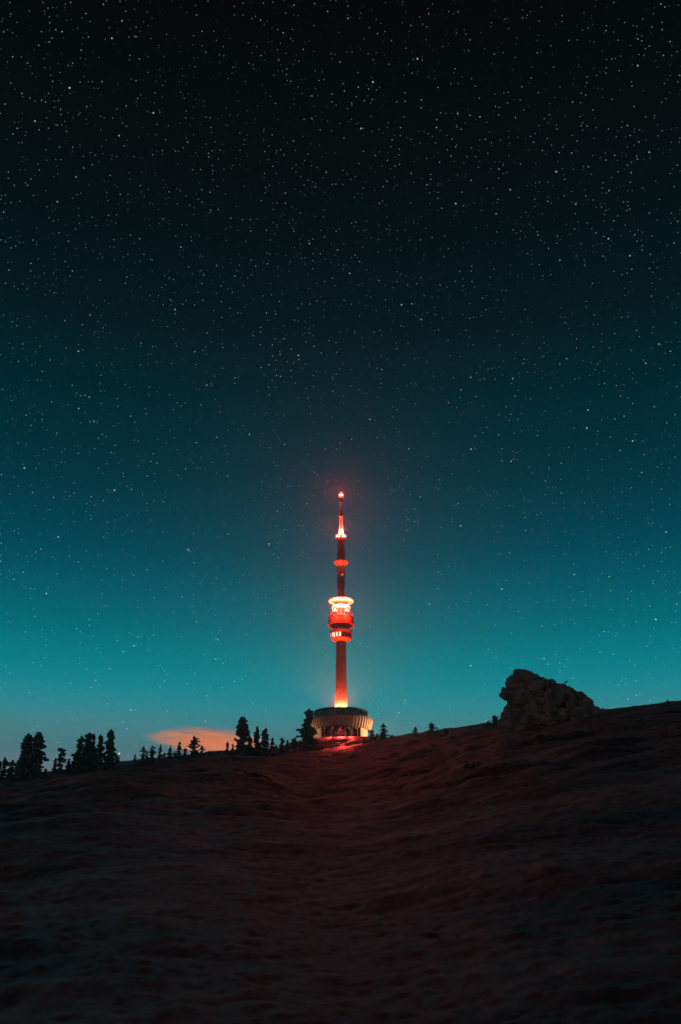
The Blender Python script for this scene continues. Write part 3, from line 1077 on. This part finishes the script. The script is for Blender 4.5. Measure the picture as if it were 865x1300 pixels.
    for k in range(7):
        F.lump(q(384 + F.r.uniform(-9, 9), 128 + F.r.uniform(-3, 3)), (0.26, 0.26, 0.18), False, 0.4)
    link('tuft', F.mesh('tuft'), M['rime'], root)


hunched_tree()


# dwarf pine cushions and stones scattered on the slope
def cushion(px, py_dist, w, hgt, label, seed, mat='needles', cat='shrub', name='dwarf_pine'):
    x, y, z = place(px, py_dist)
    root = empty(name, (x, y, z - 0.1))
    tag(root, label, cat, 'low shrubs on the slope')
    L = Lumps(seed)
    rg = L.r
    n = 60
    for _ in range(n):
        a, r = rg.uniform(0, 6.28), math.sqrt(rg.random())
        zz = hgt * (1 - r * r) * rg.uniform(0.2, 1.0)
        s = rg.uniform(0.10, 0.2) * w
        c = (r * w * 0.5 * math.cos(a), r * w * 0.35 * math.sin(a), zz)
        L.lump(c, (s, s, s * 0.6), False, 0.35)
        for _k in range(2):
            d = rg.normal(0, 1, 3); d[2] = abs(d[2]) + 0.3
            L.spike(c, d / np.linalg.norm(d) * s * rg.uniform(1.1, 1.7), s * 0.2)
    link('foliage', L.mesh('foliage'), M[mat], root)
    link('stem', trunk_mesh(hgt * 0.6, 0.06, 0.1), M['bark'], root)


SHRUBS = [
    (305, 215, 3.2, 0.55, 'dark cushion of dwarf pine on the slope below the column spruce'),
    (335, 160, 2.6, 0.5, 'dark cushion of dwarf pine lower on the open slope'),
    (186, 128, 2.4, 0.45, 'small dark cushion of dwarf pine on the shaded lower slope'),
    (717, 104, 3.0, 0.5, 'dark low dwarf pine on the snow below the great hunched tree'),
    (450, 330, 3.5, 0.6, 'dark cushion of dwarf pine on the slope straight below the tower'),
    (600, 150, 2.8, 0.5, 'dark dwarf pine on the slope below the snow-covered mound'),
]
for n_, (px, d_, w_, h_, lb) in enumerate(SHRUBS):
    cushion(px, d_, w_, h_, lb, 500 + n_)


# ------------------------------------------------------------------ orange lens cloud
def build_cloud():
    dist = 9000.0
    dx, dy, T = ray(268, 941.5)
    sc = dist / FPX * 1.0
    bm = bmesh.new()
    seg = 48
    pts = [(k / 12.0) for k in range(13)]
    prof = [(p, -(1 - p * p)) for p in pts] + [(p, (1 - p * p)) for p in pts[::-1][1:]]
    lathe(prof, seg, bm)
    me = bm_mesh('cloud', bm)
    m = bpy.data.materials.new('cloud_vapour')
    m.use_nodes = True
    t = m.node_tree
    t.nodes.clear()
    o = N(t, 'ShaderNodeOutputMaterial')
    pv = N(t, 'ShaderNodeVolumePrincipled')
    pv.inputs['Color'].default_value = (0.95, 0.93, 0.92, 1)
    pv.inputs['Anisotropy'].default_value = 0.45
    tcn = N(t, 'ShaderNodeTexCoord')
    sp = N(t, 'ShaderNodeSeparateXYZ')
    t.links.new(tcn.outputs['Object'], sp.inputs[0])
    rho = math_node(t, 'ADD', math_node(t, 'POWER', math_node(t, 'ABSOLUTE', sp.outputs['X']), 2.0),
                    math_node(t, 'POWER', math_node(t, 'ABSOLUTE', sp.outputs['Y']), 2.0))
    f = math_node(t, 'SUBTRACT', math_node(t, 'SUBTRACT', 1.0, rho), math_node(t, 'ABSOLUTE', sp.outputs['Z']))
    mp = N(t, 'ShaderNodeMapping')
    mp.inputs['Scale'].default_value = (1.6, 1.6, 2.6)
    mp.inputs['Rotation'].default_value = (0, 0.5, 0)
    t.links.new(tcn.outputs['Object'], mp.inputs['Vector'])
    nz = N(t, 'ShaderNodeTexNoise')
    nz.inputs['Scale'].default_value = 1.5
    nz.inputs['Detail'].default_value = 7
    nz.inputs['Roughness'].default_value = 0.62
    t.links.new(mp.outputs[0], nz.inputs['Vector'])
    dens = math_node(t, 'ADD', math_node(t, 'MULTIPLY', f, 1.9), math_node(t, 'MULTIPLY', math_node(t, 'SUBTRACT', nz.outputs['Fac'], 0.54), 5.0), True)
    dens = math_node(t, 'MULTIPLY', dens, math_node(t, 'MULTIPLY', f, 2.6, True))
    t.links.new(math_node(t, 'MULTIPLY', dens, 0.0042), pv.inputs['Density'])
    t.links.new(pv.outputs[0], o.inputs['Volume'])
    c = link('cloud', me, m)
    c.location = (dx * dist, dy * dist, EYE + dist * T)
    c.rotation_euler = (0, math.radians(3), -math.atan2(dx, dy))
    c.scale = (90 * sc, 460.0, 20 * sc)
    tag(c, 'orange lens-shaped cloud glowing low behind the row of spruces', 'cloud')


build_cloud()

# unseen lamp mast added beyond the hill, standing in for town glow on the cloud
def add_town_glow():
    dx, dy, _ = ray(292, 940)
    x, y = dx * 8500.0, dy * 8500.0
    z = gz(x, y)
    e = empty('town_glow_stand_in', (x, y, z))
    tag(e, 'unseen added lamp mast standing in for the town glow under the orange cloud', 'lamp')
    link('pole', bm_mesh('pole', lathe([(0, -1), (0.6, -1), (0.25, 40), (0, 40)], 12)), M['metal'], e)
    hd = link('lamp_head', bm_mesh('lamp_head', lathe([(0.2, 40), (3.0, 40.2), (3.0, 41.0), (0, 41.4)], 20)), M['dark_metal'], e)
    link('lens', bm_mesh('lens', lathe([(0, 41.5), (2.2, 41.6), (1.6, 42.6), (0, 43)], 20)), M['lens_warm'], hd)
    ld = bpy.data.lights.new('lamp_light', 'SPOT')      # shielded, thrown up at the cloud
    ld.spot_size = math.radians(130)
    ld.spot_blend = 0.5
    ld.energy = P_TOWN
    ld.color = (1.0, 0.25, 0.075)
    ld.shadow_soft_size = 2.0
    lo = bpy.data.objects.new('lamp_light', ld)
    col.objects.link(lo)
    lo.parent = hd
    lo.location = (0, 0, 46)
    lo.rotation_euler = (math.pi, 0, 0)


P_TOWN = 1.25e9
add_town_glow()

# ------------------------------------------------------------------ night air
bm = bmesh.new()
box(bm, 62000, 62000, 515, (0, 0, 4.5))
hz = link('haze', bm_mesh('haze', bm), None)
hm = bpy.data.materials.new('night_haze')
hm.use_nodes = True
t = hm.node_tree
t.nodes.clear()
o = N(t, 'ShaderNodeOutputMaterial')
pv = N(t, 'ShaderNodeVolumePrincipled')
pv.inputs['Color'].default_value = (0.9, 0.9, 0.9, 1)
pv.inputs['Density'].default_value = 0.00012
pv.inputs['Anisotropy'].default_value = 0.92
t.links.new(pv.outputs[0], o.inputs['Volume'])
hm.cycles.homogeneous_volume = True
hz.data.materials.append(hm)
hz["kind"] = "stuff"
